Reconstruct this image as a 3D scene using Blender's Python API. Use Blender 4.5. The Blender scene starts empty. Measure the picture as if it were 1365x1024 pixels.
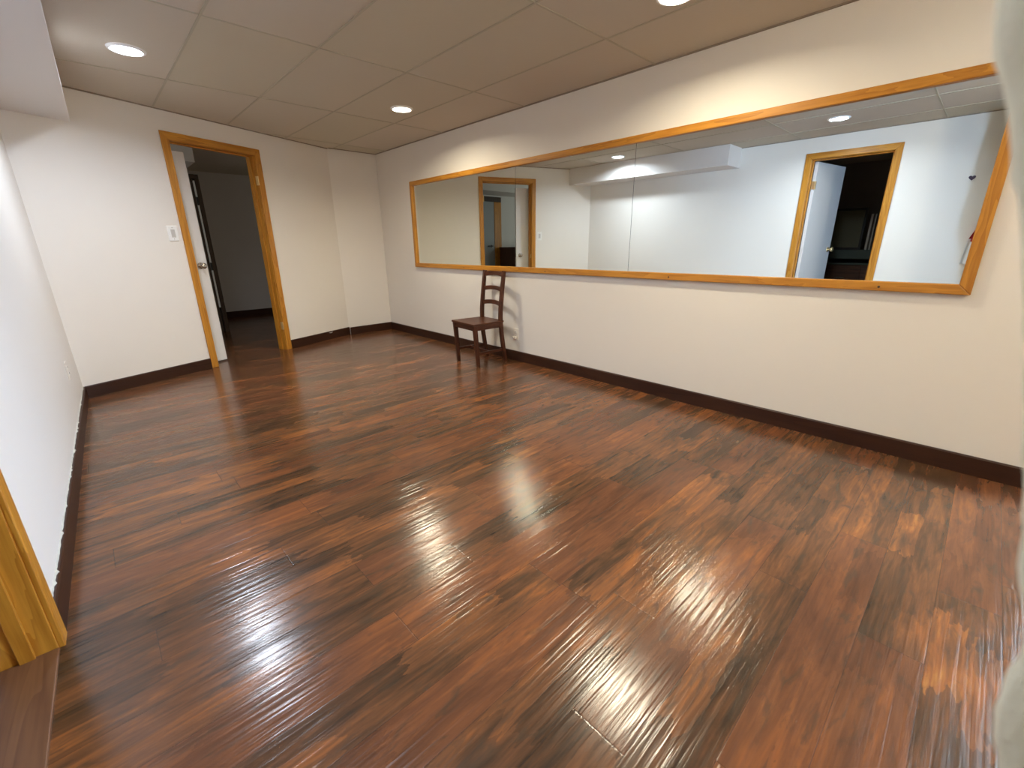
import bpy, bmesh, math, random
from mathutils import Vector, Matrix
random.seed(7)
sc = bpy.context.scene
COL = sc.collection
PI = math.pi

# ------------------------------------------------------------------ measures (metres)
H = 2.268                       # ceiling
XW = 3.253                      # right (mirror) wall face
D, BS, LS = 4.743, 0.4007, -0.0292
ANG = math.atan(BS)             # the doorway wall stands askew
def back_y(x): return D + BS * x
def left_x(y): return LS * (D - y)
XK = 2.642; Y2 = 5.754          # the back wall turns square here
WT = 0.12                       # wall thickness
YF = -3.2                       # front wall, behind the viewer
YE = -0.52                      # the right wall ends here, an added fill window lies beyond
U = Vector((math.cos(ANG), math.sin(ANG), 0)); N = Vector((-math.sin(ANG), math.cos(ANG), 0))
def bw(u, w=0.0, z=0.0): return Vector((0, D, z)) + U * u + N * w
ld = Vector((-LS, 1, 0)).normalized()          # along the left wall
ln = Vector((-ld.y, ld.x, 0))                  # out of the room

# ------------------------------------------------------------------ node helpers
class NT:
    def __init__(s, mat):
        s.t = mat.node_tree; s.n = s.t.nodes; s.l = s.t.links
    def node(s, typ, ins=None, **kw):
        n = s.n.new(typ)
        for k, v in kw.items(): setattr(n, k, v)
        for k, v in (ins or {}).items(): s.put(n.inputs[k], v)
        return n
    def put(s, sock, v):
        if isinstance(v, bpy.types.NodeSocket): s.l.new(v, sock)
        else: sock.default_value = v
    def m(s, op, a, b=0.0, c=0.0):
        n = s.n.new('ShaderNodeMath'); n.operation = op
        for i, v in enumerate((a, b, c)): s.put(n.inputs[i], v)
        return n.outputs[0]
    def mix(s, f, a, b, mode='MIX'):
        n = s.n.new('ShaderNodeMix'); n.data_type = 'RGBA'; n.blend_type = mode
        s.put(n.inputs['Factor'], f); s.put(n.inputs['A'], a); s.put(n.inputs['B'], b)
        return n.outputs['Result']
    def noise(s, vec, scale, detail=3, rough=.55, dist=0.0):
        return s.node('ShaderNodeTexNoise', {'Vector': vec, 'Scale': scale, 'Detail': detail, 'Roughness': rough, 'Distortion': dist}).outputs[0]
    def ramp(s, f, stops, interp='LINEAR'):
        n = s.n.new('ShaderNodeValToRGB'); s.put(n.inputs[0], f); cr = n.color_ramp; cr.interpolation = interp
        while len(cr.elements) < len(stops): cr.elements.new(0.5)
        for e, (p, c) in zip(cr.elements, stops):
            e.position = p; e.color = c if len(c) == 4 else (*c, 1)
        return n.outputs[0]
    def xyz(s, vec):
        n = s.node('ShaderNodeSeparateXYZ', {0: vec}); return n.outputs
    def vec(s, x, y, z):
        return s.node('ShaderNodeCombineXYZ', {0: x, 1: y, 2: z}).outputs[0]
    def obj(s): return s.n.new('ShaderNodeTexCoord').outputs['Object']
    def scale(s, v, k):
        return s.node('ShaderNodeVectorMath', {0: v, 1: k}, operation='MULTIPLY').outputs[0]
    def bump(s, h, strength, dist):
        return s.node('ShaderNodeBump', {'Height': h, 'Strength': strength, 'Distance': dist}).outputs[0]

def new_mat(name, base=(.5, .5, .5), rough=.5, metal=0.0, spec=.5):
    m = bpy.data.materials.new(name); m.use_nodes = True
    b = m.node_tree.nodes['Principled BSDF']
    b.inputs['Base Color'].default_value = (*base, 1); b.inputs['Roughness'].default_value = rough
    b.inputs['Metallic'].default_value = metal; b.inputs['Specular IOR Level'].default_value = spec
    return m, b, NT(m)

def paint(name, base, rough=.6, bumpy=.25, var=.04, spec=.35):
    m, b, t = new_mat(name, base, rough, 0, spec)
    o = t.obj()
    f = t.noise(o, 1.3, 4)
    c2 = tuple(c * (1 - var) for c in base)
    t.put(b.inputs['Base Color'], t.mix(f, (*base, 1), (*c2, 1)))
    t.put(b.inputs['Normal'], t.bump(t.noise(o, 160, 3), bumpy, .0012))
    return m

def wood(name, axis, light, dark, rough=.38, k=1.0, spec=.45):
    m, b, t = new_mat(name, light, rough, 0, spec)
    s = [55 * k, 55 * k, 55 * k]; s[axis] = 2.2 * k
    o = t.obj()
    v = t.scale(o, tuple(s))
    g = t.noise(v, 1.0, 5, .62, .6)
    s2 = [9 * k, 9 * k, 9 * k]; s2[axis] = .9 * k
    w = t.noise(t.scale(o, tuple(s2)), 1.0, 3, .5, 1.2)
    g2 = t.m('FRACT', t.m('MULTIPLY', w, 7.0))
    f = t.m('ADD', t.m('MULTIPLY', g, .75), t.m('MULTIPLY', g2, .28))
    c = t.ramp(f, [(.30, dark), (.52, tuple((a * .45 + b_ * .55) for a, b_ in zip(dark, light))), (.75, light)])
    t.put(b.inputs['Base Color'], c)
    t.put(b.inputs['Normal'], t.bump(g, .15, .0008))
    return m

M = {}
M['wall'] = paint('wall_paint', (.83, .79, .725), .55, .22)
M['wall_white'] = paint('soffit_paint', (.78, .745, .71), .55, .2)
M['hall_paint'] = paint('hall_paint', (.72, .69, .65), .7, .2)
M['plaster'] = paint('rough_plaster', (.80, .77, .60), .85, .9, .16)
OAK_L, OAK_D = (.61, .275, .032), (.39, .145, .011)
for i, a in enumerate('xyz'):
    M['oak_' + a] = wood('oak_' + a, i, OAK_L, OAK_D)
    M['chair_' + a] = wood('chair_wood_' + a, i, (.105, .032, .013), (.040, .012, .005), .42, 1.0, .35)
    M['base_' + a] = wood('baseboard_' + a, i, (.050, .018, .008), (.030, .010, .005), .42, .6, .3)
M['thresh'] = wood('threshold_wood', 0, (.185, .085, .036), (.11, .045, .02), .4)
M['door_white'] = paint('door_paint', (.78, .775, .76), .4, .08, .03)
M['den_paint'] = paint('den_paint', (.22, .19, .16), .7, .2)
M['plastic'] = new_mat('white_plastic', (.90, .89, .86), .35)[0]
M['plastic_grey'] = new_mat('grey_plastic', (.58, .56, .52), .4)[0]
M['brass'] = new_mat('brass', (.86, .66, .34), .35, .75)[0]
M['chrome'] = new_mat('satin_nickel', (.55, .53, .50), .22, 1.0)[0]
M['mirror'] = new_mat('mirror_glass', (.845, .885, .845), 0.0, 1.0)[0]
M['dark_gap'] = new_mat('dark_gap', (.02, .02, .02), .8)[0]
M['caulk'] = paint('caulk', (.58, .57, .50), .6, .5)
M['trim_white'] = new_mat('light_trim', (.85, .85, .85), .4)[0]
M['dark_wood'] = wood('dark_casing', 2, (.06, .032, .014), (.028, .013, .006), .5)
M['cab_brown'] = wood('cabinet_brown', 2, (.11, .045, .022), (.06, .022, .012), .45)
M['cab_brown_x'] = wood('cabinet_brown_x', 0, (.11, .045, .022), (.06, .022, .012), .45)
M['teal'] = paint('teal_paint', (.075, .105, .09), .5, .1)
M['board'] = paint('olive_board', (.15, .145, .09), .6, .3, .3)
M['black'] = new_mat('black_frame', (.012, .012, .012), .5)[0]
M['pale_strip'] = paint('pale_strip', (.62, .60, .54), .6, .1)
M['grey_door'] = paint('grey_door', (.34, .36, .37), .5, .1)
M['red_cloth'] = paint('red_cloth', (.42, .02, .025), .85, .6, .1)
M['white_cloth'] = paint('white_cloth', (.76, .76, .74), .9, .6, .05)
M['heart'] = new_mat('dark_purple', (.035, .02, .05), .5)[0]

# ceiling tiles: beige mineral board, each tile a slightly different shade
def ceiling_mat():
    m, b, t = new_mat('ceiling_tile', (.5, .45, .38), .9, 0, .15)
    o = t.obj(); x, y, z = t.xyz(o)
    ix = t.m('FLOOR', t.m('DIVIDE', t.m('SUBTRACT', x, .915), .592)); iy = t.m('FLOOR', t.m('DIVIDE', t.m('SUBTRACT', y, .59), 1.22))
    r = t.node('ShaderNodeTexWhiteNoise', {0: t.vec(ix, iy, 3.0)}).outputs[0]
    c = t.ramp(r, [(0, (.59, .54, .42)), (.5, (.605, .545, .445)), (1, (.62, .555, .47))])
    fine = t.noise(o, 300, 2)
    t.put(b.inputs['Base Color'], t.mix(t.m('MULTIPLY', fine, .12), c, (.3, .27, .22, 1)))
    t.put(b.inputs['Normal'], t.bump(t.noise(o, 180, 3), .35, .002))
    return m
M['ceiling'] = ceiling_mat()
M['grid'] = new_mat('ceiling_grid', (.47, .43, .33), .6, 0, .2)[0]
M['wall_angle'] = new_mat('wall_angle', (.30, .25, .19), .6, 0, .2)[0]

# laminate floor: boards 152 mm wide laid across the room, printed with short hand-scraped strips
def floor_mat():
    m, b, t = new_mat('laminate_floor', (.1, .05, .02), .3, 0, .5)
    o = t.obj(); x, y, z = t.xyz(o)
    PW, PL = .1515, 1.21
    fy = t.m('DIVIDE', t.m('SUBTRACT', y, .0395), PW); row = t.m('FLOOR', fy)
    ry = t.m('SUBTRACT', fy, row)
    ro = t.node('ShaderNodeTexWhiteNoise', {1: row}, noise_dimensions='1D').outputs[0]
    fx = t.m('ADD', t.m('DIVIDE', x, PL), t.m('MULTIPLY', ro, 3.7)); pi_ = t.m('FLOOR', fx); rx = t.m('SUBTRACT', fx, pi_)
    prnd = t.node('ShaderNodeTexWhiteNoise', {0: t.vec(row, pi_, 1.5)}).outputs[0]
    # printed strips, two to a board, cut into blocks of irregular length with wavering edges
    wob = t.m('MULTIPLY', t.m('SUBTRACT', t.noise(t.scale(o, (5.0, 20, 1)), 1.0, 3), .5), .040)
    fs = t.m('DIVIDE', t.m('ADD', t.m('SUBTRACT', y, .0395), wob), PW / 2.0); st = t.m('FLOOR', fs)
    so = t.node('ShaderNodeTexWhiteNoise', {0: t.vec(st, 7.3, 0.0)}).outputs[0]
    wobx = t.m('MULTIPLY', t.m('SUBTRACT', t.noise(t.scale(o, (9.0, 40, 1)), 1.0, 3), .5), .30)
    fb = t.m('ADD', t.m('DIVIDE', t.m('ADD', x, wobx), .36), t.m('MULTIPLY', so, 9.0)); bl = t.m('FLOOR', fb)
    brnd = t.node('ShaderNodeTexWhiteNoise', {0: t.vec(st, bl, 4.4)}).outputs[0]
    sh = t.vec(t.m('MULTIPLY', prnd, 11.0), t.m('MULTIPLY', prnd, 5.0), 0.0)
    ov = t.node('ShaderNodeVectorMath', {0: o, 1: sh}, operation='ADD').outputs[0]
    grain = t.noise(t.scale(ov, (5, 85, 1)), 1.0, 4, .58, .5)
    figure = t.noise(t.scale(ov, (3.4, 21, 1)), 1.0, 4, .6, 1.0)
    blotch = t.noise(t.scale(ov, (5.0, 18, 1)), 1.3, 4, .6, 1.0)
    big = t.noise(t.scale(o, (1.5, 3.2, 1)), 1.0, 3, .5, .6)
    # tone 0 dark .. 1 orange
    tone = t.m('ADD', t.m('MULTIPLY', t.m('SUBTRACT', brnd, .5), .34), t.m('ADD', t.m('MULTIPLY', t.m('SUBTRACT', figure, .5), 1.0), .43))
    tone = t.m('ADD', tone, t.m('MULTIPLY', t.m('SUBTRACT', grain, .5), .55))
    tone = t.m('ADD', tone, t.m('MULTIPLY', t.m('SUBTRACT', big, .5), .62))
    tone = t.m('ADD', t.m('MULTIPLY', tone, .92), .030)
    col = t.ramp(tone, [(.10, (.042, .024, .013)), (.34, (.098, .045, .020)), (.54, (.162, .066, .026)), (.72, (.270, .095, .028)), (.95, (.40, .172, .040))])
    col = t.mix(t.m('MULTIPLY', t.m('GREATER_THAN', prnd, .58), .28), col, (.20, .062, .026, 1))
    dk = t.ramp(blotch, [(.54, (0, 0, 0)), (.68, (1, 1, 1))])
    col = t.mix(t.m('MULTIPLY', dk, .60), col, (.062, .042, .025, 1))
    # seams
    ey = t.m('MULTIPLY', t.m('MINIMUM', ry, t.m('SUBTRACT', 1.0, ry)), PW)
    ex = t.m('MULTIPLY', t.m('MINIMUM', rx, t.m('SUBTRACT', 1.0, rx)), PL)
    ed = t.m('MINIMUM', ey, ex)
    seam = t.m('LESS_THAN', ed, .0008)
    col = t.mix(t.m('MULTIPLY', seam, .6), col, (.02, .013, .009, 1))
    t.put(b.inputs['Base Color'], col)
    # hand-scraped surface: narrow shallow gouges running along the boards
    g1 = t.noise(t.scale(ov, (2.2, 62, 1)), 1.0, 2, .5, .5)
    g2 = t.noise(t.scale(ov, (5, 150, 1)), 1.0, 2, .5, .3)
    edge = t.m('MINIMUM', t.m('DIVIDE', ed, .003), 1.0)
    hgt = t.m('ADD', t.m('ADD', t.m('MULTIPLY', g1, 1.0), t.m('MULTIPLY', g2, .22)), t.m('MULTIPLY', edge, .12))
    t.put(b.inputs['Normal'], t.bump(hgt, .62, .0025))
    rr = t.m('ADD', .13, t.m('MULTIPLY', t.noise(o, 2.2, 3), .13))
    t.put(b.inputs['Roughness'], rr)
    b.inputs['Specular IOR Level'].default_value = .55
    return m
M['floor'] = floor_mat()

def lamp_mat(name, col, strength):
    m = bpy.data.materials.new(name); m.use_nodes = True
    nt = m.node_tree; nt.nodes.clear()
    e = nt.nodes.new('ShaderNodeEmission'); o = nt.nodes.new('ShaderNodeOutputMaterial')
    e.inputs[0].default_value = (*col, 1); e.inputs[1].default_value = strength
    nt.links.new(e.outputs[0], o.inputs[0]); return m

# ------------------------------------------------------------------ mesh helpers
def add_box(bm, x0, x1, y0, y1, z0, z1, mat=None):
    vs = [bm.verts.new((x, y, z)) for x in (x0, x1) for y in (y0, y1) for z in (z0, z1)]
    if mat is not None:
        for v in vs: v.co = mat @ v.co
    for f in ((0, 1, 3, 2), (4, 6, 7, 5), (0, 4, 5, 1), (2, 3, 7, 6), (0, 2, 6, 4), (1, 5, 7, 3)):
        bm.faces.new([vs[i] for i in f])
    return vs

def add_prism(bm, pts, z0, z1):
    lo = [bm.verts.new((p[0], p[1], z0)) for p in pts]; hi = [bm.verts.new((p[0], p[1], z1)) for p in pts]
    n = len(pts)
    bm.faces.new(lo[::-1]); bm.faces.new(hi)
    for i in range(n): bm.faces.new((lo[i], lo[(i + 1) % n], hi[(i + 1) % n], hi[i]))

def add_lathe(bm, prof, seg=24, mat=None, cap=True):
    rings = []
    for r, z in prof:
        ring = []
        for i in range(seg):
            a = 2 * PI * i / seg; c = Vector((r * math.cos(a), r * math.sin(a), z))
            ring.append(bm.verts.new(mat @ c if mat else c))
        rings.append(ring)
    for a, b in zip(rings, rings[1:]):
        for i in range(seg): bm.faces.new((a[i], a[(i + 1) % seg], b[(i + 1) % seg], b[i]))
    if cap:
        bm.faces.new(rings[0][::-1]); bm.faces.new(rings[-1])

def add_sweep(bm, path, w, d, side, mat=None):
    """rectangular bar along path; w across 'side', d across the other way; both may be per-point lists"""
    n = len(path); rings = []
    for i, p in enumerate(path):
        p = Vector(p); a = Vector(path[max(i - 1, 0)]); c = Vector(path[min(i + 1, n - 1)])
        tan = (c - a).normalized(); s = Vector(side); s = (s - tan * s.dot(tan)).normalized(); o = tan.cross(s)
        ww = w[i] if isinstance(w, (list, tuple)) else w; dd = d[i] if isinstance(d, (list, tuple)) else d
        ring = []
        for su, sv in ((-1, -1), (1, -1), (1, 1), (-1, 1)):
            q = p + s * (su * ww / 2) + o * (sv * dd / 2)
            ring.append(bm.verts.new(mat @ q if mat else q))
        rings.append(ring)
    for a, b in zip(rings, rings[1:]):
        for i in range(4): bm.faces.new((a[i], a[(i + 1) % 4], b[(i + 1) % 4], b[i]))
    bm.faces.new(rings[0][::-1]); bm.faces.new(rings[-1])

def obj(name, bm, mat, parent=None, bevel=0, smooth=False, seg=2):
    bmesh.ops.recalc_face_normals(bm, faces=bm.faces[:])
    me = bpy.data.meshes.new(name); bm.to_mesh(me); bm.free()
    if smooth:
        for p in me.polygons: p.use_smooth = True
    o = bpy.data.objects.new(name, me); COL.objects.link(o)
    me.materials.append(M[mat] if isinstance(mat, str) else mat)
    if parent: o.parent = parent
    if bevel:
        b = o.modifiers.new('bevel', 'BEVEL'); b.width = bevel; b.segments = seg; b.limit_method = 'ANGLE'; b.angle_limit = math.radians(40)
    return o
def BM(): return bmesh.new()
def boxobj(name, x0, x1, y0, y1, z0, z1, mat, parent=None, bevel=0):
    bm = BM(); add_box(bm, x0, x1, y0, y1, z0, z1); return obj(name, bm, mat, parent, bevel)

def tag(o, label, cat, group=None, kind=None):
    o['label'] = label; o['category'] = cat
    if group: o['group'] = group
    if kind: o['kind'] = kind
    return o
def empty(name, loc, rz=0.0):
    o = bpy.data.objects.new(name, None); COL.objects.link(o); o.location = loc; o.rotation_euler = (0, 0, rz)
    o.empty_display_size = .1; return o
def struct(o, label, cat): return tag(o, label, cat, None, 'structure')

# ------------------------------------------------------------------ openings
DO1_U0, DO1_U1 = 0.990, 1.917              # outer edges of the back doorway casing, along the wall
DO2_Y0, DO2_Y1 = 0.869, 1.734              # outer edges of the left doorway casing
CW = .064                                  # casing width
OPZ = 2.10 - CW                            # top of the rough opening (casing top 2.10)
def lwp(y, off=0.0):
    p = Vector((left_x(y), y, 0)); return p + ln * off
# ------------------------------------------------------------------ shell
boxobj_floor = BM(); add_box(boxobj_floor, -3.4, 4.7, YF - .2, 9.0, -.12, 0)
struct(obj('floor', boxobj_floor, 'floor'), 'dark reddish brown hand-scraped laminate plank floor', 'floor')

def wall_with_hole(name, p0, p1, a, b, outn, label, z1=H, mat='wall'):
    """wall from p0 to p1 with a doorway between distances a and b"""
    d = (p1 - p0); L = d.length; d = d / L
    bm = BM()
    def seg(s, e, z0, zz):
        q = [p0 + d * s, p0 + d * e, p0 + d * e + outn * WT, p0 + d * s + outn * WT]
        add_prism(bm, [(v.x, v.y) for v in q], z0, zz)
    seg(0, a, 0, z1); seg(b, L, 0, z1); seg(a, b, OPZ, z1)
    return bm
I1a, I1b = DO1_U0 + CW - .012, DO1_U1 - CW + .012
uS = -1.75                                  # the askew wall runs on behind the room's left wall
uK = XK / math.cos(ANG)
bm = wall_with_hole('wall_back', bw(0), bw(uK), I1a, I1b, N, '')
add_prism(bm, [(XK, back_y(XK)), (XW + WT, Y2), (XW + WT, Y2 + WT), (XK - .03, Y2 + WT + .02)], 0, H)
struct(obj('wall_back', bm, 'wall'), 'cream white back wall holding the open doorway, bent near the right corner', 'wall')

yl0 = YF
p0 = lwp(yl0); p1 = lwp(D + .05); dl = (p1 - p0).normalized()
I2a = (DO2_Y0 + CW - .012 - yl0) * math.sqrt(1 + LS * LS); I2b = (DO2_Y1 - CW + .012 - yl0) * math.sqrt(1 + LS * LS)
bm = wall_with_hole('wall_left', p0, p1, I2a, I2b, ln, '')
struct(obj('wall_left', bm, 'wall'), 'white left wall with a doorway close to the viewer', 'wall')
bm = BM(); add_box(bm, XW, XW + WT, YE, Y2 + .0, 0, H); add_box(bm, XW + WT, 4.6, YE, YE + WT, 0, H); add_box(bm, XW, XW + WT, YF, -1.30, 0, H)  # short piece behind the viewer is added to narrow the window light
struct(obj('wall_right', bm, 'wall'), 'cream right wall carrying the long mirror', 'wall')
bm = BM(); add_box(bm, -.4, 4.7, YF - WT, YF, 0, H)
struct(obj('wall_front', bm, 'wall'), 'front wall behind the viewer', 'wall')

WY0, WY1, WZ0, WZ1 = -2.95, -1.55, .62, 1.95
bm = BM(); add_box(bm, 4.5, 4.62, YF, WY0, 0, H); add_box(bm, 4.5, 4.62, WY1, YE, 0, H); add_box(bm, 4.5, 4.62, WY0, WY1, 0, WZ0); add_box(bm, 4.5, 4.62, WY0, WY1, WZ1, H)
struct(obj('wall_alcove', bm, 'wall'), 'wall holding the added fill window behind the viewer', 'wall')
w1 = struct(empty('fill_window', (4.5, (WY0 + WY1) / 2, WZ0)), 'unseen window added for fill light behind the viewer on the right', 'window')  # out of view, added to carry bluish fill to the left wall
hw, hh = (WY1 - WY0) / 2, WZ1 - WZ0
for nm, a in (('frame', (-hw, -hw + .05, 0, hh)), ('frame', (hw - .05, hw, 0, hh)), ('frame', (-hw + .05, hw - .05, 0, .05)), ('frame', (-hw + .05, hw - .05, hh - .05, hh)), ('mullion', (-.025, .025, .05, hh - .05))):
    boxobj(nm, .03, .09, a[0], a[1], a[2], a[3], 'trim_white', w1, .004)
win_fill = bpy.data.lights.new('window_fill', 'AREA'); win_fill.shape = 'RECTANGLE'; win_fill.size = WZ1 - WZ0; win_fill.size_y = WY1 - WY0
win_fill.energy = 700; win_fill.color = (.44, .65, 1.0)  # strong blue area light, the fill behind the added window
so_ = bpy.data.objects.new('window_fill', win_fill); COL.objects.link(so_); so_.location = (4.66, (WY0 + WY1) / 2, (WZ0 + WZ1) / 2); so_.rotation_euler = (0, PI / 2, 0)

# rough plaster end of a stub wall just beside the viewer
prof = [(-.01, -.262), (.25, -.21), (.5, -.148), (.72, -.098), (.80, -.078), (.84, -.066), (.866, -.0615), (.885, -.0540), (.900, -.0515), (.925, -.0525), (.95, -.0510),
        (.975, -.0430), (.99, -.0395), (1.03, -.0325), (1.078, -.0215), (1.11, -.0150), (1.14, -.0060), (1.174, .0058), (1.195, .0115), (1.215, .0205), (1.233, .0235),
        (1.26, .026), (1.32, .030), (1.5, .022), (1.75, .03), (2.0, .02), (2.26, .03)]
def stub_y(z):
    for (a, ya), (b, yb) in zip(prof, prof[1:]):
        if a <= z <= b: return ya + (yb - ya) * (z - a) / (b - a)
    return prof[-1][1]
bm = BM(); rings = []
NZ = 240
for i in range(NZ + 1):
    z = i * H / NZ; e = stub_y(z) if z > 0 else prof[0][1]
    j = random.uniform(-1, 1) * .0012
    pts = [(.500, YF), (.500, e - .055), (.503, e - .028 + j), (.507, e - .012), (.511, e - .003), (.515, e + j), (.520, e - .004), (.530, e - .016), (.545, e - .034 + j), (.560, e - .055), (.575, e - .085), (.580, YF)]
    rings.append([bm.verts.new((x, y, z)) for x, y in pts])
for a, b in zip(rings, rings[1:]):
    n = len(a)
    for i in range(n): bm.faces.new((a[i], a[(i + 1) % n], b[(i + 1) % n], b[i]))
bm.faces.new(rings[0][::-1]); bm.faces.new(rings[-1])
struct(obj('wall_stub', bm, 'plaster', smooth=True), 'rough pale plaster wall end filling the right edge of the view', 'wall')

# rooms behind the two doorways
HY = 7.27
def plain_wall(name, pts, label, z1=H, mat='hall_paint'):
    bm = BM(); add_prism(bm, pts, 0, z1); return struct(obj(name, bm, mat), label, 'wall')
q0, q1 = bw(uS), bw(-.16)
plain_wall('wall_hall_near', [(q0.x, q0.y), (q1.x, q1.y), (bw(-.16, WT).x, bw(-.16, WT).y), (bw(uS, WT).x, bw(uS, WT).y)], 'hall wall beside the back doorway')
plain_wall('wall_hall_left', [(-1.75, 4.0), (-1.63, 4.0), (-1.63, HY), (-1.75, HY)], 'left wall of the dark hall')
plain_wall('wall_hall_middle', [(-1.75, HY), (1.43, HY), (1.43, HY + .13), (-1.75, HY + .13)], 'grey partition across the dark hall')
plain_wall('wall_hall_far', [(1.3, 8.72), (4.62, 8.72), (4.62, 8.84), (1.3, 8.84)], 'far grey wall at the end of the dark hall')
plain_wall('wall_hall_return', [(1.3, HY + .13), (1.43, HY + .13), (1.43, 8.72), (1.3, 8.72)], 'side wall of the hall behind the partition')
plain_wall('wall_hall_right', [(4.5, Y2), (4.62, Y2), (4.62, 8.72), (4.5, 8.72)], 'right wall of the dark hall')
plain_wall('wall_hall_back', [(XW + WT, Y2), (4.5, Y2), (4.5, Y2 + WT), (XW + WT, Y2 + WT)], 'hall wall behind the mirror room')
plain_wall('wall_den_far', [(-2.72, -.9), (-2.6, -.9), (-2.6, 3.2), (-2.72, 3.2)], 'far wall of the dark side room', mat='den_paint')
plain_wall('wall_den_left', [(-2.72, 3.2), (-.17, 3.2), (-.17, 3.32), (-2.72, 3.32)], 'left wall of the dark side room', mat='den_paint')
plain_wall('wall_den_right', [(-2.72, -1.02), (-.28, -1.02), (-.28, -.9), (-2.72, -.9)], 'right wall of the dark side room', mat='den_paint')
bm = BM(); add_box(bm, 1.43, 4.5, 8.705, 8.72, 0, .105); struct(obj('baseboard_hall', bm, 'base_x', bevel=.002), 'dark baseboard on the far hall wall', 'baseboard')

# ceiling with suspended tiles
bm = BM(); add_box(bm, -3.4, 4.7, YF - .2, 9.0, H, H + .1)
struct(obj('ceiling', bm, 'ceiling'), 'beige suspended tile ceiling with recessed lamps', 'ceiling')
gx = [.915 + .592 * k for k in range(-2, 5)]; gy = [.59 + 1.22 * k for k in range(-1, 5)]
bm = BM()
for x in gx:
    if x < XW:
        ya, yb = YF, min(back_y(x), Y2) if x > 0 else D
        add_box(bm, x - .006, x + .006, ya, yb, H - .0035, H + .001)
for y in gy:
    xs = left_x(y) if y < D else (y - D) / BS
    if y < YE: continue
    add_box(bm, xs, XW, y - .006, y + .006, H - .003, H + .001)
struct(obj('trim_1', bm, 'grid'), 'thin grid bars between the beige ceiling tiles', 'ceiling grid')
bm = BM()
def strip(bm, a, b, inn, w, z0, z1):
    a = Vector(a); b = Vector(b); inn = Vector(inn)
    q = [a, b, b + inn * w, a + inn * w]; add_prism(bm, [(v.x, v.y) for v in q], z0, z1)
strip(bm, bw(0), bw(uK), -N, .014, H - .007, H); strip(bm, (XK, Y2, 0), (XW, Y2, 0), (0, -1, 0), .014, H - .007, H)
strip(bm, (XW, Y2, 0), (XW, YE, 0), (-1, 0, 0), .014, H - .007, H); strip(bm, lwp(YF), lwp(D), -ln, .014, H - .007, H)
struct(obj('trim_2', bm, 'wall_angle'), 'dark angle strip where the ceiling meets the walls', 'ceiling trim')

# boxed soffit along the left wall
S_W, S_Z, S_Y = .370, 2.035, 2.462
bm = BM()
q = [lwp(S_Y), (S_W + left_x(S_Y), S_Y), (S_W, back_y(S_W)), (0, D)]
add_prism(bm, [(v[0], v[1]) for v in q], S_Z, H)
struct(obj('trim_3', bm, 'wall_white', bevel=.003), 'boxed white soffit under the ceiling along the left wall', 'soffit')

# baseboards
BH, BT = .099, .013
def baseboard(name, a, b, inn, mat, label, h=BH, flecks=()):
    a = Vector(a); b = Vector(b); L = (b - a).length
    rz = math.atan2(b.y - a.y, b.x - a.x)
    bm = BM()
    s = 1 if Vector(inn).dot(Vector((-math.sin(rz), math.cos(rz), 0))) > 0 else -1
    pr = [(0, 0), (BT, 0), (BT, h - .006), (BT - .005, h), (0, h)]
    l0 = [bm.verts.new((0, s * y, z)) for y, z in pr]; l1 = [bm.verts.new((L, s * y, z)) for y, z in pr]
    bm.faces.new(l0); bm.faces.new(l1[::-1])
    for i in range(5): bm.faces.new((l0[i], l0[(i + 1) % 5], l1[(i + 1) % 5], l1[i]))
    o = obj(name, bm, mat); o.location = (a.x, a.y, 0); o.rotation_euler = (0, 0, rz)
    struct(o, label, 'baseboard'); return o, s
b1, s1 = baseboard('baseboard_back', bw(0.01), bw(DO1_U0), -N, 'base_x', 'dark brown baseboard left of the back doorway')
b2, s2 = baseboard('baseboard_back_right', bw(DO1_U1), bw(uK), -N, 'base_x', 'dark brown baseboard right of the back doorway')
bm = BM(); 
for k, (u0, z0, r) in enumerate(((.585, .083, .006), (.600, .080, .009), (.619, .083, .008))):
    add_lathe(bm, [(r * .3, -.004), (r, 0), (r * .8, .003), (r * .2, .005)], 7, Matrix.Translation((u0, s2 * (BT + .0), z0)) @ Matrix.Scale(1.6, 4, (1, 0, 0)))
obj('paint_fleck', bm, 'caulk', b2)
baseboard('baseboard_corner', (XK, Y2, 0), (XW, Y2, 0), (0, -1, 0), 'base_x', 'dark brown baseboard in the far right corner')
baseboard('baseboard_right', (XW, YE, 0), (XW, Y2, 0), (-1, 0, 0), 'base_x', 'long dark brown baseboard under the mirror wall')
bl, sl = baseboard('baseboard_left', lwp(DO2_Y1), lwp(D), -ln, 'base_x', 'dark brown baseboard along the left wall')
baseboard('baseboard_left_near', lwp(YF), lwp(DO2_Y0), -ln, 'base_x', 'dark brown baseboard beside the near doorway')
# ragged bead of white filler on the left baseboard
bm = BM(); L = (lwp(D) - lwp(DO2_Y1)).length; rings = []
rr = random.Random(3); n = 170
for i in range(n + 1):
    x = L * i / n; w = .002 + .003 * rr.random() + (.006 if rr.random() < .10 else 0); hh = .003 + .005 * rr.random()
    rings.append([bm.verts.new((x, sl * y, BH + z)) for y, z in ((.0, -.003), (w, -.003), (w * .8, hh * .45), (.0, hh))])
for a, b in zip(rings, rings[1:]):
    for i in range(4): bm.faces.new((a[i], a[(i + 1) % 4], b[(i + 1) % 4], b[i]))
bm.faces.new(rings[0][::-1]); bm.faces.new(rings[-1])
c = obj('caulk_bead', bm, 'caulk', bl); c['label'] = 'ragged white filler along the top of the baseboard'

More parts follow.
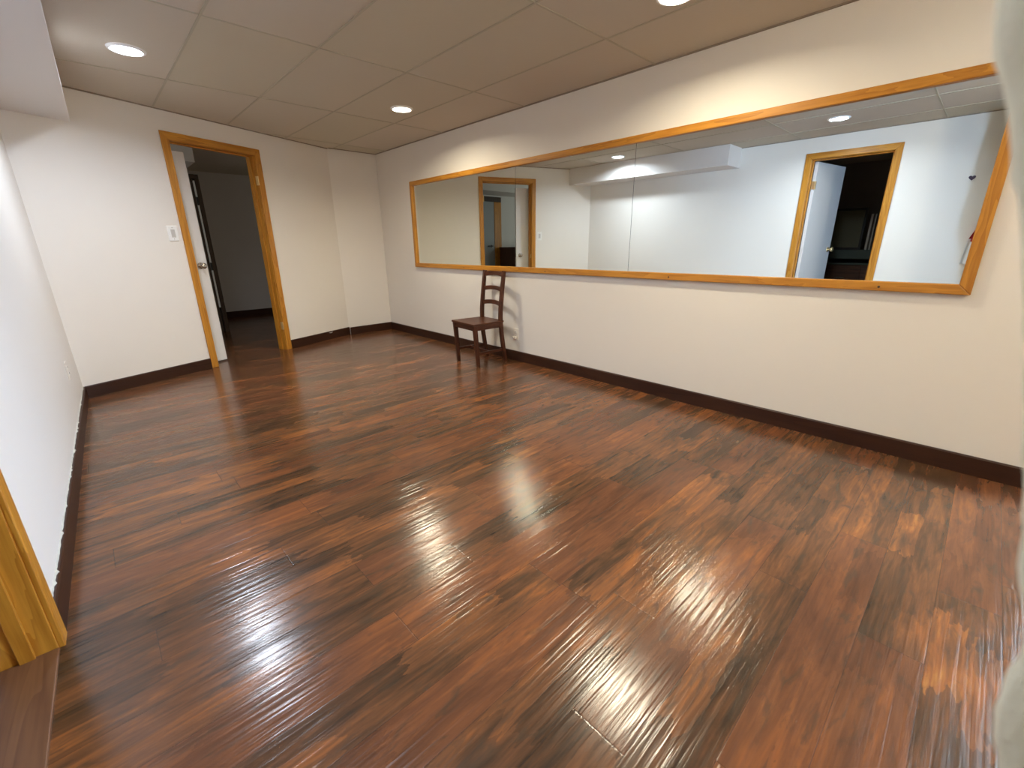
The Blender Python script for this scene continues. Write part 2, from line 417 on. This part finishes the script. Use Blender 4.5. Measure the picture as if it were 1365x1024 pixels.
# ------------------------------------------------------------------ doorways
def knob(parent, loc, side, mat):
    """round knob standing off along local -y (side=-1) or +y"""
    bm = BM(); R = Matrix.Translation(loc) @ Matrix.Rotation(-side * PI / 2, 4, 'X')
    add_lathe(bm, [(.031, 0), (.031, .004), (.026, .008), (.012, .011), (.0105, .026), (.016, .033), (.0255, .041), (.0285, .050), (.0265, .059), (.017, .065), (.004, .066)], 24, R)
    return obj('door_knob', bm, mat, parent, smooth=True)

def doorway(name, loc, rz, width, label):
    """local x along the wall from the outer casing edge, y into the next room"""
    e = struct(empty(name, loc, rz), label, 'doorway')
    zt = 2.10; T = .016
    # casing boards, mitred at the head
    bm = BM()
    pts = [(0, 0), (CW, 0), (CW, zt - CW), (0, zt)]
    def board(pts, mat, nm):
        bm = BM(); f = [bm.verts.new((x, -T, z)) for x, z in pts]; k = [bm.verts.new((x, 0, z)) for x, z in pts]
        bm.faces.new(f); bm.faces.new(k[::-1])
        for i in range(len(pts)): bm.faces.new((f[i], k[i], k[(i + 1) % len(pts)], f[(i + 1) % len(pts)]))
        return obj(nm, bm, mat, e, bevel=.004)
    board(pts, 'oak_z', 'casing'); board([(width - x, z) for x, z in pts], 'oak_z', 'casing')
    board([(0, zt), (CW, zt - CW), (width - CW, zt - CW), (width, zt)], 'oak_x', 'head_casing')
    j0, j1, jt = CW + .004, width - CW - .004, zt - CW - .004
    boxobj('jamb', j0 - .016, j0, -.001, WT + .001, 0, jt, 'oak_z', e, .0015); boxobj('jamb', j1, j1 + .016, -.001, WT + .001, 0, jt, 'oak_z', e, .0015)
    boxobj('head_jamb', j0 - .016, j1 + .016, -.001, WT + .001, jt, jt + .016, 'oak_x', e, .0015)
    for x0, x1 in ((j0, j0 + .011), (j1 - .011, j1)): boxobj('door_stop', x0, x1, .045, .078, 0, jt - .011, 'oak_z', e, .0015)
    boxobj('door_stop', j0, j1, .045, .078, jt - .011, jt, 'oak_x', e, .0015)
    return e, j0, j1, jt

def hinge(parent, x, y, z, sx):
    bm = BM(); add_box(bm, x, x + sx * .0015, y, y + .034, z - .044, z + .044)
    for k in range(3): add_lathe(bm, [(.0055, -.0135), (.0055, .0135)], 10, Matrix.Translation((x + sx * .003, y - .003, z + (k - 1) * .029)))
    return obj('hinge', bm, 'brass', parent)

# back doorway
p = bw(DO1_U0)
d1, j0, j1, jt = doorway('door_1', (p.x, p.y, 0), ANG, DO1_U1 - DO1_U0, 'oak framed open doorway in the back wall leading to a dark hall')
hinge(d1, j1 + .001, -.012, 1.80, -1); hinge(d1, j1 + .001, -.012, .28, -1)
boxobj('strike_plate', j0, j0 + .0015, .012, .038, .93, .99, 'brass', d1)
# white flush leaf standing behind the opening
off = bw(.47, .162)
lf = empty('hall_door', (off.x, off.y, 0), ANG)
tag(lf, 'white flush door with round knob standing behind the left side of the back doorway', 'door', kind='structure')
boxobj('door_leaf', 0, .787, 0, .036, .014, 1.985, 'door_white', lf, .002)
knob(lf, (.787 - .066, 0, .972), -1, 'chrome')
bm = BM(); add_box(bm, .787 - .001, .787 + .0012, .006, .030, .94, 1.00); obj('latch_plate', bm, 'chrome', lf)

# left doorway
p = lwp(DO2_Y0); rz2 = math.atan2(ld.y, ld.x)
W2 = (DO2_Y1 - DO2_Y0) * math.sqrt(1 + LS * LS)
d2, k0, k1, kt = doorway('door_2', (p.x, p.y, 0), rz2, W2, 'oak framed doorway in the left wall, seen in the mirror and at the lower left')
boxobj('threshold', k0, k1, -.004, WT, 0, .009, 'oak_x', d2, .003).data.materials[0] = M['thresh']
leaf2 = empty('den_door', (0, 0, 0)); leaf2.parent = d2
leaf2.location = (k1 - .006, WT + .002, 0); leaf2.rotation_euler = (0, 0, math.radians(180 - 98))
# the leaf itself swings in the next room, its hinge on the far jamb
COL.objects.unlink(leaf2); bpy.data.objects.remove(leaf2)
hp = Matrix.Translation(p) @ Matrix.Rotation(rz2, 4, 'Z') @ Vector((k1 - .004, WT + .004, 0))
ldr = empty('den_door', (hp.x, hp.y, 0), math.atan2(-.125, -.72))
tag(ldr, 'white flush door opened into the dark side room, seen in the mirror', 'door', kind='structure')
boxobj('door_leaf', .003, .733, 0, .036, .012, 2.022, 'door_white', ldr, .002)
knob(ldr, (.733 - .066, .036, 1.035), 1, 'brass'); knob(ldr, (.733 - .066, 0, 1.035), -1, 'brass')
for z in (1.77, .28):
    bm = BM()
    for k in range(3): add_lathe(bm, [(.008, -.0145), (.008, .0145)], 10, Matrix.Translation((-.003, .040, z + (k - 1) * .03)))
    add_box(bm, 0, .034, .036, .0375, z - .045, z + .045); add_box(bm, -.006, .0, .002, .040, z - .045, z + .045)
    obj('hinge', bm, 'brass', ldr)

# ------------------------------------------------------------------ long mirror
YA, YB, Z0, Z1 = 4.947, .034, .8856, 1.8607
FW, FT = .048, .020
mr = tag(empty('wall_mirror', (XW, (YA + YB) / 2, Z0)), 'very long oak framed mirror in three panes on the right wall', 'mirror')
def ml(y): return y - (YA + YB) / 2
ZH = Z1 - Z0
seams = [YB + FW - .01, 1.907, 3.146, YA - FW + .01]
for a, b in zip(seams, seams[1:]):
    boxobj('mirror_pane', -.0105, -.004, ml(a) + .0014, ml(b) - .0014, FW - .012, ZH - FW + .012, 'mirror', mr)
boxobj('backing', -.004, -.0002, ml(YB) + .01, ml(YA) - .01, .01, ZH - .01, 'dark_gap', mr)
def rail(name, pts, mat):
    bm = BM(); f = [bm.verts.new((-FT - .0105, y, z)) for y, z in pts]; k = [bm.verts.new((-.0107, y, z)) for y, z in pts]
    bm.faces.new(f); bm.faces.new(k[::-1])
    for i in range(4): bm.faces.new((f[i], k[i], k[(i + 1) % 4], f[(i + 1) % 4]))
    return obj(name, bm, mat, mr, bevel=.004)
a, b = ml(YB), ml(YA); A2, B2 = a + FW, b - FW
rail('frame_rail', [(a, 0), (b, 0), (B2, FW), (A2, FW)], 'oak_y')
rail('frame_rail', [(a, ZH), (b, ZH), (B2, ZH - FW), (A2, ZH - FW)], 'oak_y')
rail('frame_stile', [(a, 0), (A2, FW), (A2, ZH - FW), (a, ZH)], 'oak_z')
rail('frame_stile', [(b, 0), (B2, FW), (B2, ZH - FW), (b, ZH)], 'oak_z')
for y in (.379, 1.56, 2.75, 3.95):
    bm = BM(); add_lathe(bm, [(.006, 0), (.006, .0008), (.002, .0012)], 12, Matrix.Translation((-FT - .0105, ml(y), FW * .42)) @ Matrix.Rotation(-PI / 2, 4, 'Y'))
    obj('screw_plug', bm, 'dark_wood', mr)

# ------------------------------------------------------------------ recessed lamps
def lamp(x, y, mat, label, first=[None]):
    e = tag(empty('recessed_lamp', (x, y, H)), label, 'ceiling lamp', 'recessed ceiling lamps')
    bm = BM(); add_lathe(bm, [(.074, -.0005), (.076, -.009), (.082, -.011), (.092, -.007), (.095, -.0005)], 40, None, cap=False)
    obj('trim_ring', bm, 'trim_white', e, smooth=True)
    bm = BM(); add_lathe(bm, [(.0755, -.0012), (.0755, -.0052)], 40); obj('lens', bm, mat, e)
    return e
cool = lamp_mat('lamp_cool', (.86, .95, 1.12), 9); warm = lamp_mat('lamp_warm', (1.05, .97, .82), 9)
def lamp_light(e, col, watts):
    l = bpy.data.lights.new('lamp_light', 'AREA'); l.shape = 'DISK'; l.size = .148; l.energy = watts; l.color = col; l.spread = math.radians(LSPREAD)
    o = bpy.data.objects.new('lamp_light', l); COL.objects.link(o); o.parent = e; o.location = (0, 0, -.0058)
LSPREAD, WC, WW = 160, 19.5, 18.5
CC, CWM = (.86, .95, 1.10), (1.05, .925, .68)
for x, y, c, lab in ((.672, 3.80, 0, 'round recessed ceiling lamp near the back doorway beside the soffit'), (2.50, 3.785, 1, 'round recessed ceiling lamp above the far end of the mirror'),
                     (2.545, 1.308, 1, 'round recessed ceiling lamp cut by the top edge of the view'), (.675, 1.305, 0, 'round recessed ceiling lamp seen only in the mirror above the near doorway')):
    lamp_light(lamp(x, y, warm if c else cool, lab), CWM if c else CC, WW if c else WC)

# unseen globe added behind the viewer as warm fill for walls and ceiling
gl = tag(empty('fill_globe', (1.75, -1.05, H)), 'unseen glowing globe added for warm fill on the ceiling behind the viewer', 'ceiling lamp')
bm = BM(); add_lathe(bm, [(.07, -.0005), (.07, -.018), (.045, -.03), (.045, -.05)], 32); obj('globe_base', bm, 'trim_white', gl, smooth=True)
bm = BM(); add_lathe(bm, [(.045, -.05)] + [(.12 * math.sin(a), -.16 + .12 * math.cos(a)) for a in [.39 + (PI - .4) * k / 14 for k in range(15)]], 32); obj('globe', bm, lamp_mat('fill_globe_glow', (1.05, .90, .66), 86), gl, smooth=True)

# ------------------------------------------------------------------ chair
ch = tag(empty('wooden_chair', (2.955, 3.392, 0), math.radians(-5)), 'dark red-brown ladder-back wooden chair standing against the mirror wall', 'chair')
SH = .425
def cpart(name, build, mat, bev=.003):
    bm = BM(); build(bm); return obj(name, bm, mat, ch, bevel=bev)
# seat: wider at the front (-x), slightly dished
def seat(bm):
    nx, ny = 10, 10; top = []; bot = []
    for i in range(nx + 1):
        x = -.195 + .375 * i / nx; hw = .202 - .022 * i / nx
        rt = []; rb = []
        for j in range(ny + 1):
            v = -1 + 2 * j / ny; dish = -.006 * (1 - v * v) * math.sin(PI * i / nx)
            rt.append(bm.verts.new((x, v * hw, SH + dish))); rb.append(bm.verts.new((x, v * hw, SH - .020)))
        top.append(rt); bot.append(rb)
    for i in range(nx):
        for j in range(ny):
            bm.faces.new((top[i][j], top[i + 1][j], top[i + 1][j + 1], top[i][j + 1])); bm.faces.new((bot[i][j], bot[i][j + 1], bot[i + 1][j + 1], bot[i + 1][j]))
    for i in range(nx):
        bm.faces.new((top[i][0], bot[i][0], bot[i + 1][0], top[i + 1][0])); bm.faces.new((top[i][ny], top[i + 1][ny], bot[i + 1][ny], bot[i][ny]))
    for j in range(ny):
        bm.faces.new((top[0][j], top[0][j + 1], bot[0][j + 1], bot[0][j])); bm.faces.new((top[nx][j], bot[nx][j], bot[nx][j + 1], top[nx][j + 1]))
cpart('seat', seat, 'chair_x', .005)
for s in (-1, 1):
    cpart('leg', lambda bm: add_sweep(bm, [(-.143, s * .180, 0), (-.153, s * .179, .2), (-.167, s * .176, SH - .02)], [.030, .035, .038], [.030, .035, .038], (1, 0, 0)), 'chair_z')
def post_x(z):
    pts = [(0, .205), (.12, .183), (.28, .160), (.42, .152), (.52, .155), (.70, .176), (.897, .205)]
    for (a, xa), (b, xb) in zip(pts, pts[1:]):
        if z <= b: return xa + (xb - xa) * (z - a) / (b - a)
    return pts[-1][1]
for s in (-1, 1):
    zs = [i * .897 / 22 for i in range(23)]
    cpart('back_post', lambda bm: add_sweep(bm, [(post_x(z), s * (.163 - (.004 if z > .4 else 0)), z) for z in zs], [.032 if z < .1 else .037 if z < .6 else .037 - .006 * (z - .6) / .27 for z in zs], .032, (1, 0, 0)), 'chair_z')
def slat(zc, h, arch, archb):
    def f(bm):
        n = 14; rings = []
        for i in range(n + 1):
            v = -1 + 2 * i / n; y = v * .148
            for_x = post_x(zc) + .022 * (1 - v * v)
            zt = zc + h / 2 + arch * (1 - v * v); zb = zc - h / 2 + archb * (1 - v * v)
            rings.append([bm.verts.new((for_x + a, y, z)) for a, z in ((-.008, zb), (.008, zb), (.008, zt), (-.008, zt))])
        for a, b in zip(rings, rings[1:]):
            for k in range(4): bm.faces.new((a[k], a[(k + 1) % 4], b[(k + 1) % 4], b[k]))
        bm.faces.new(rings[0][::-1]); bm.faces.new(rings[-1])
    return f
cpart('top_rail', slat(.860, .050, .006, .016), 'chair_y'); cpart('back_slat', slat(.718, .042, .012, .014), 'chair_y'); cpart('back_slat', slat(.578, .044, .012, .014), 'chair_y')
cpart('apron', lambda bm: add_box(bm, -.178, -.160, -.165, .165, SH - .068, SH - .019), 'chair_y')
cpart('apron', lambda bm: add_box(bm, .130, .148, -.150, .150, SH - .068, SH - .019), 'chair_y')
for s in (-1, 1):
    cpart('apron', lambda bm: add_sweep(bm, [(-.165, s * .178, SH - .043), (.15, s * .163, SH - .043)], .018, .048, (0, 1, 0)), 'chair_x')
    cpart('stretcher', lambda bm: add_sweep(bm, [(-.165, s * .178, .130), (.18, s * .164, .130)], .016, .026, (0, 1, 0)), 'chair_x')
cpart('stretcher', lambda bm: add_sweep(bm, [(0, -.171, .130), (0, .171, .130)], .016, .024, (1, 0, 0)), 'chair_y')

# ------------------------------------------------------------------ small fittings on the walls
M['plastic_cream'] = new_mat('cream_plastic', (.80, .745, .66), .4)[0]
def plate(name, loc, rz, w, h, label, cat, mat='plastic'):
    """local x along the wall, local -y into the room, origin at the plate centre"""
    e = tag(empty(name, loc, rz), label, cat)
    boxobj('cover_plate', -w / 2, w / 2, -.006, 0, -h / 2, h / 2, mat, e, .003)
    return e
q = bw(.918, 0, 1.266)
sw = plate('light_switch', q, ANG, .082, .128, 'white light switch on the wall left of the back doorway', 'switch')
boxobj('rocker', -.017, .017, -.0095, -.006, -.034, .034, 'plastic_grey', sw, .002)
for z in (-.048, .048):
    bm = BM(); add_lathe(bm, [(.003, 0), (.003, .001)], 10, Matrix.Translation((0, -.006, z)) @ Matrix.Rotation(PI / 2, 4, 'X')); obj('screw', bm, 'chrome', sw)
def outlet(loc, rz, label):
    e = plate('wall_outlet', loc, rz, .073, .117, label, 'outlet', 'plastic_cream')
    for z in (-.021, .021):
        s_ = boxobj('socket', -.016, .016, -.0085, -.006, z - .0135, z + .0135, 'plastic_cream', e, .002)
        for x in (-.0065, .0065):
            boxobj('slot', x - .0012, x + .0012, -.0092, -.0084, z - .002, z + .006, 'dark_gap', s_)
    return e
q = lwp(4.06); o1 = outlet((q.x, q.y, .374), rz2, 'white wall outlet low on the left wall near the corner')
o2 = outlet((XW, 3.165, .272), -PI / 2, 'white wall outlet low on the mirror wall behind the chair')
pl = tag(empty('plug_adapter', (XW - .006, 3.165, .2405)), 'small pale plug sitting in the outlet behind the chair', 'plug')
boxobj('body', -.030, -.0035, -.018, .018, -.012, .013, 'plastic_cream', pl, .004)
bm = BM(); add_lathe(bm, [(.006, 0), (.006, .010)], 12, Matrix.Translation((-.030, 0, 0)) @ Matrix.Rotation(-PI / 2, 4, 'Y')); obj('cord_grip', bm, 'plastic_grey', pl)

# dark heart on the left wall, seen in the mirror
bm = BM(); pts = []
for i in range(40):
    a = 2 * PI * i / 40
    pts.append((.0016 * 16 * math.sin(a) ** 3, .0016 * (13 * math.cos(a) - 5 * math.cos(2 * a) - 2 * math.cos(3 * a) - math.cos(4 * a))))
f = [bm.verts.new((x, -.004, z)) for x, z in pts]; k = [bm.verts.new((x, 0, z)) for x, z in pts]
bm.faces.new(f); bm.faces.new(k[::-1])
for i in range(40): bm.faces.new((f[i], k[i], k[(i + 1) % 40], f[(i + 1) % 40]))
he = obj('heart_ornament', bm, 'heart'); q = lwp(.30); he.location = (q.x, q.y, 1.706); he.rotation_euler = (0, 0, rz2)
tag(he, 'small dark heart ornament on the left wall, seen in the mirror', 'ornament')

# red and white cloth on a hook by the near doorway, seen at the mirror's right end
q = lwp(.10)
cl = tag(empty('hanging_cloth', (q.x, q.y, .90), rz2), 'red and white cloth hanging on the left wall, at the mirror\'s right end', 'cloth')
def drape(bm, z0, z1, w0, w1, d, slant=0.0):
    nz, nx = 16, 26; grids = []
    for back in (0, 1):
        g = []
        for i in range(nz + 1):
            t_ = i / nz; row = []
            for j in range(nx + 1):
                v = -1 + 2 * j / nx; w = w0 + (w1 - w0) * t_
                x = v * w / 2; y = -.012 - d * (.5 + .5 * math.cos(v * 11 + t_ * 1.5)) * (1 - .35 * t_) - d * .4 * (1 - v * v) + (.006 if back else 0)
                z = z0 + (z1 - z0) * t_ + slant * v + .01 * math.cos(v * 7) * (1 - t_)
                row.append(bm.verts.new((x, y, z)))
            g.append(row)
        grids.append(g)
    a, b = grids
    for i in range(nz):
        for j in range(nx):
            bm.faces.new((a[i][j], a[i][j + 1], a[i + 1][j + 1], a[i + 1][j])); bm.faces.new((b[i][j], b[i + 1][j], b[i + 1][j + 1], b[i][j + 1]))
    for i in range(nz):
        bm.faces.new((a[i][0], a[i + 1][0], b[i + 1][0], b[i][0])); bm.faces.new((a[i][nx], b[i][nx], b[i + 1][nx], a[i + 1][nx]))
    for j in range(nx):
        bm.faces.new((a[0][j], b[0][j], b[0][j + 1], a[0][j + 1])); bm.faces.new((a[nz][j], a[nz][j + 1], b[nz][j + 1], b[nz][j]))
bm = BM(); drape(bm, 0, .245, .238, .215, .026); obj('white_cloth', bm, 'white_cloth', cl, smooth=True)['label'] = 'white lower cloth'
bm = BM(); drape(bm, .215, .40, .222, .10, .030); obj('red_cloth', bm, 'red_cloth', cl, smooth=True)['label'] = 'red upper cloth'
bm = BM(); add_lathe(bm, [(.016, 0), (.016, .004), (.005, .006), (.005, .04), (.011, .044), (.011, .05), (.004, .053)], 14, Matrix.Translation((0, 0, .395)) @ Matrix.Rotation(PI / 2, 4, 'X')); obj('hook', bm, 'chrome', cl, smooth=True)

# ------------------------------------------------------------------ the dark hall, seen through the doorway and in the mirror
d3 = struct(empty('door_3', (-.27, HY, 0)), 'grey hall door in a wooden frame, seen in the mirror', 'doorway')
boxobj('casing', -.02, .17, -.022, 0, 0, 1.975, 'oak_z', d3, .004); boxobj('casing', 1.03, 1.14, -.022, 0, 0, 1.975, 'oak_z', d3, .004)
boxobj('head_casing', -.02, 1.14, -.022, 0, 1.975, 2.07, 'dark_wood', d3, .004)
lf3 = boxobj('door_leaf', .17, 1.03, -.012, 0, .01, 1.975, 'grey_door', d3, .002)
bm = BM(); add_lathe(bm, [(.026, 0), (.026, .006), (.010, .010), (.010, .045)], 16, Matrix.Translation((.26, -.012, 1.115)) @ Matrix.Rotation(PI / 2, 4, 'X'))
add_box(bm, .25, .39, -.062, -.046, 1.105, 1.125); obj('lever_handle', bm, 'black', lf3, bevel=.003)
# dark frame with the edge of a white door in it, at the end of the partition
d4 = struct(empty('door_4', (1.43, HY, 0)), 'dark door frame at the end of the hall partition', 'doorway')
boxobj('casing', .048, .098, -.02, .14, 0, 1.985, 'dark_wood', d4, .004); boxobj('casing', 0, .026, -.012, .14, 0, 1.985, 'dark_wood', d4, .003)
boxobj('head_casing', 0, .098, -.022, .14, 1.985, 2.04, 'dark_wood', d4, .004)
lf4 = boxobj('door_leaf', .028, .046, -.026, .12, .35, 1.965, 'door_white', d4, .002); lf4['label'] = 'white edge of the hall door'
for z in (1.72, .9): boxobj('hinge', .026, .048, -.029, -.024, z - .05, z + .05, 'black', d4)
# dark cabinet in the hall
cb = tag(empty('hall_cabinet', (-.62, 6.98, 0)), 'dark brown cabinet in the hall, seen in the mirror through the back doorway', 'cabinet')
boxobj('body', -.42, .42, -.24, .22, .06, 1.06, 'cab_brown', cb, .004); boxobj('top', -.44, .44, -.26, .23, 1.06, 1.09, 'cab_brown_x', cb, .004)
boxobj('plinth', -.40, .40, -.22, .21, 0, .06, 'black', cb)
for x0, x1, kx in ((-.41, -.005, -.05), (.005, .41, .05)):
    dd = boxobj('cabinet_door', x0, x1, -.258, -.241, .08, 1.045, 'cab_brown', cb, .003)
    bm = BM(); add_lathe(bm, [(.006, 0), (.006, .012), (.013, .018), (.013, .024), (.003, .027)], 12, Matrix.Translation((kx, -.258, .62)) @ Matrix.Rotation(PI / 2, 4, 'X')); obj('knob', bm, 'chrome', dd, smooth=True)
# added fill lights for the dark hall, no source behind them
hl = bpy.data.lights.new('hall_right_fill', 'AREA'); hl.shape = 'RECTANGLE'; hl.size = 1.5; hl.size_y = .6; hl.energy = 3.2; hl.color = (1, .93, .80)
ho = bpy.data.objects.new('hall_right_fill', hl); COL.objects.link(ho); ho.location = (4.48, 6.45, .95); ho.rotation_euler = (0, PI / 2, 0)
hl = bpy.data.lights.new('hall_left_fill', 'AREA'); hl.shape = 'RECTANGLE'; hl.size = .9; hl.size_y = 1.3; hl.energy = 13; hl.color = (.92, 1, .98)  # second added fill, from the left, brightens the hall partition
ho = bpy.data.objects.new('hall_left_fill', hl); COL.objects.link(ho); ho.location = (-1.45, 5.2, 1.3); ho.rotation_euler = (PI / 2, 0, math.radians(-35))
# lowered dark box beam in the hall
bm = BM(); add_box(bm, -1.62, 1.42, HY - .6, HY, 2.10, H); struct(obj('trim_4', bm, 'hall_paint'), 'low boxed beam under the hall ceiling', 'beam')

# ------------------------------------------------------------------ the dark side room, seen in the mirror
sb = tag(empty('sideboard', (-2.32, 1.55, 0), PI / 2), 'dark sideboard with a teal front rail in the side room, seen in the mirror', 'sideboard')
# local x along world y, local y towards -x ; front at local -y (world +x)
boxobj('body', -.75, .75, -.26, .27, .06, .80, 'cab_brown', sb, .004); boxobj('rail', -.78, .78, -.30, .28, .885, 1.012, 'teal', sb, .004)['label'] = 'dark teal rail and top'
boxobj('shelf', -.76, .76, -.28, .27, .80, .822, 'teal', sb, .003)
for x in (-.74, .70): boxobj('side_panel', x, x + .04, -.25, .27, .822, .885, 'cab_brown', sb)
boxobj('plinth', -.72, .72, -.24, .26, 0, .06, 'black', sb)
for k in range(3):
    x0 = -.74 + k * .495
    dr = boxobj('drawer', x0, x0 + .485, -.278, -.261, .43, .79, 'cab_brown_x', sb, .003); boxobj('handle', x0 + .18, x0 + .305, -.297, -.278, .60, .615, 'chrome', dr, .003)
    dr = boxobj('drawer', x0, x0 + .485, -.278, -.261, .075, .42, 'cab_brown_x', sb, .003); boxobj('handle', x0 + .18, x0 + .305, -.297, -.278, .24, .255, 'chrome', dr, .003)
pb = tag(empty('framed_picture', (-2.04, 1.665, 1.013), PI / 2), 'dark olive framed board standing on the sideboard', 'picture')
boxobj('board', -.27, .27, .004, .012, .035, .545, 'board', pb)
for a_ in ((-.30, .30, .0, .035), (-.30, .30, .545, .58)): boxobj('frame_rail', a_[0], a_[1], 0, .022, a_[2], a_[3], 'black', pb, .003)
for a_ in ((-.30, -.27), (.27, .30)): boxobj('frame_stile', a_[0], a_[1], 0, .022, .035, .545, 'black', pb, .003)
for k, (y, w, lab) in enumerate(((1.305, .026, 'pale upright strip beside the olive board on the sideboard'), (1.262, .014, 'narrow pale upright strip farthest from the olive board'))):
    st = boxobj('upright_slat', -.009, .009, -w / 2, w / 2, 0, .49, 'pale_strip', None, .002); st.location = (-2.06, y, 1.013)
    tag(st, lab, 'slat')

# ------------------------------------------------------------------ camera
cam = bpy.data.cameras.new('camera'); co = bpy.data.objects.new('camera', cam); COL.objects.link(co); sc.camera = co
yaw, pitch, roll, fpx = .7548, -.3083, -.0111, 582.84
cy, sy, cp, sp = math.cos(yaw), math.sin(yaw), math.cos(pitch), math.sin(pitch)
fw = Vector((sy * cp, cy * cp, sp)); r = Vector((cy, -sy, 0)); u = r.cross(fw)
r2 = r * math.cos(roll) + u * math.sin(roll); u2 = -r * math.sin(roll) + u * math.cos(roll)
R = Matrix((r2, u2, -fw)).transposed().to_4x4()
co.matrix_world = Matrix.Translation((.2113, 0, 1.1371)) @ R
cam.sensor_fit = 'HORIZONTAL'; cam.sensor_width = 36; cam.lens = fpx / 1365 * 36
cam.clip_start = .02; cam.clip_end = 60
cam.dof.use_dof = True; cam.dof.focus_distance = 3.4; cam.dof.aperture_fstop = 3.6

w = bpy.data.worlds.new('world'); sc.world = w; w.use_nodes = True
w.node_tree.nodes['Background'].inputs[0].default_value = (.6, .7, 1, 1); w.node_tree.nodes['Background'].inputs[1].default_value = 0.0
vs = sc.view_settings; vs.view_transform = 'Standard'; vs.look = 'None'; vs.gamma = 1; vs.use_curve_mapping = False
vs.exposure = 0.0
sc.cycles.use_denoising = True
sc.cycles.diffuse_bounces = 8; sc.cycles.glossy_bounces = 6; sc.cycles.max_bounces = 12
sc.cycles.caustics_reflective = True; sc.cycles.sample_clamp_indirect = 0; sc.cycles.blur_glossy = .3
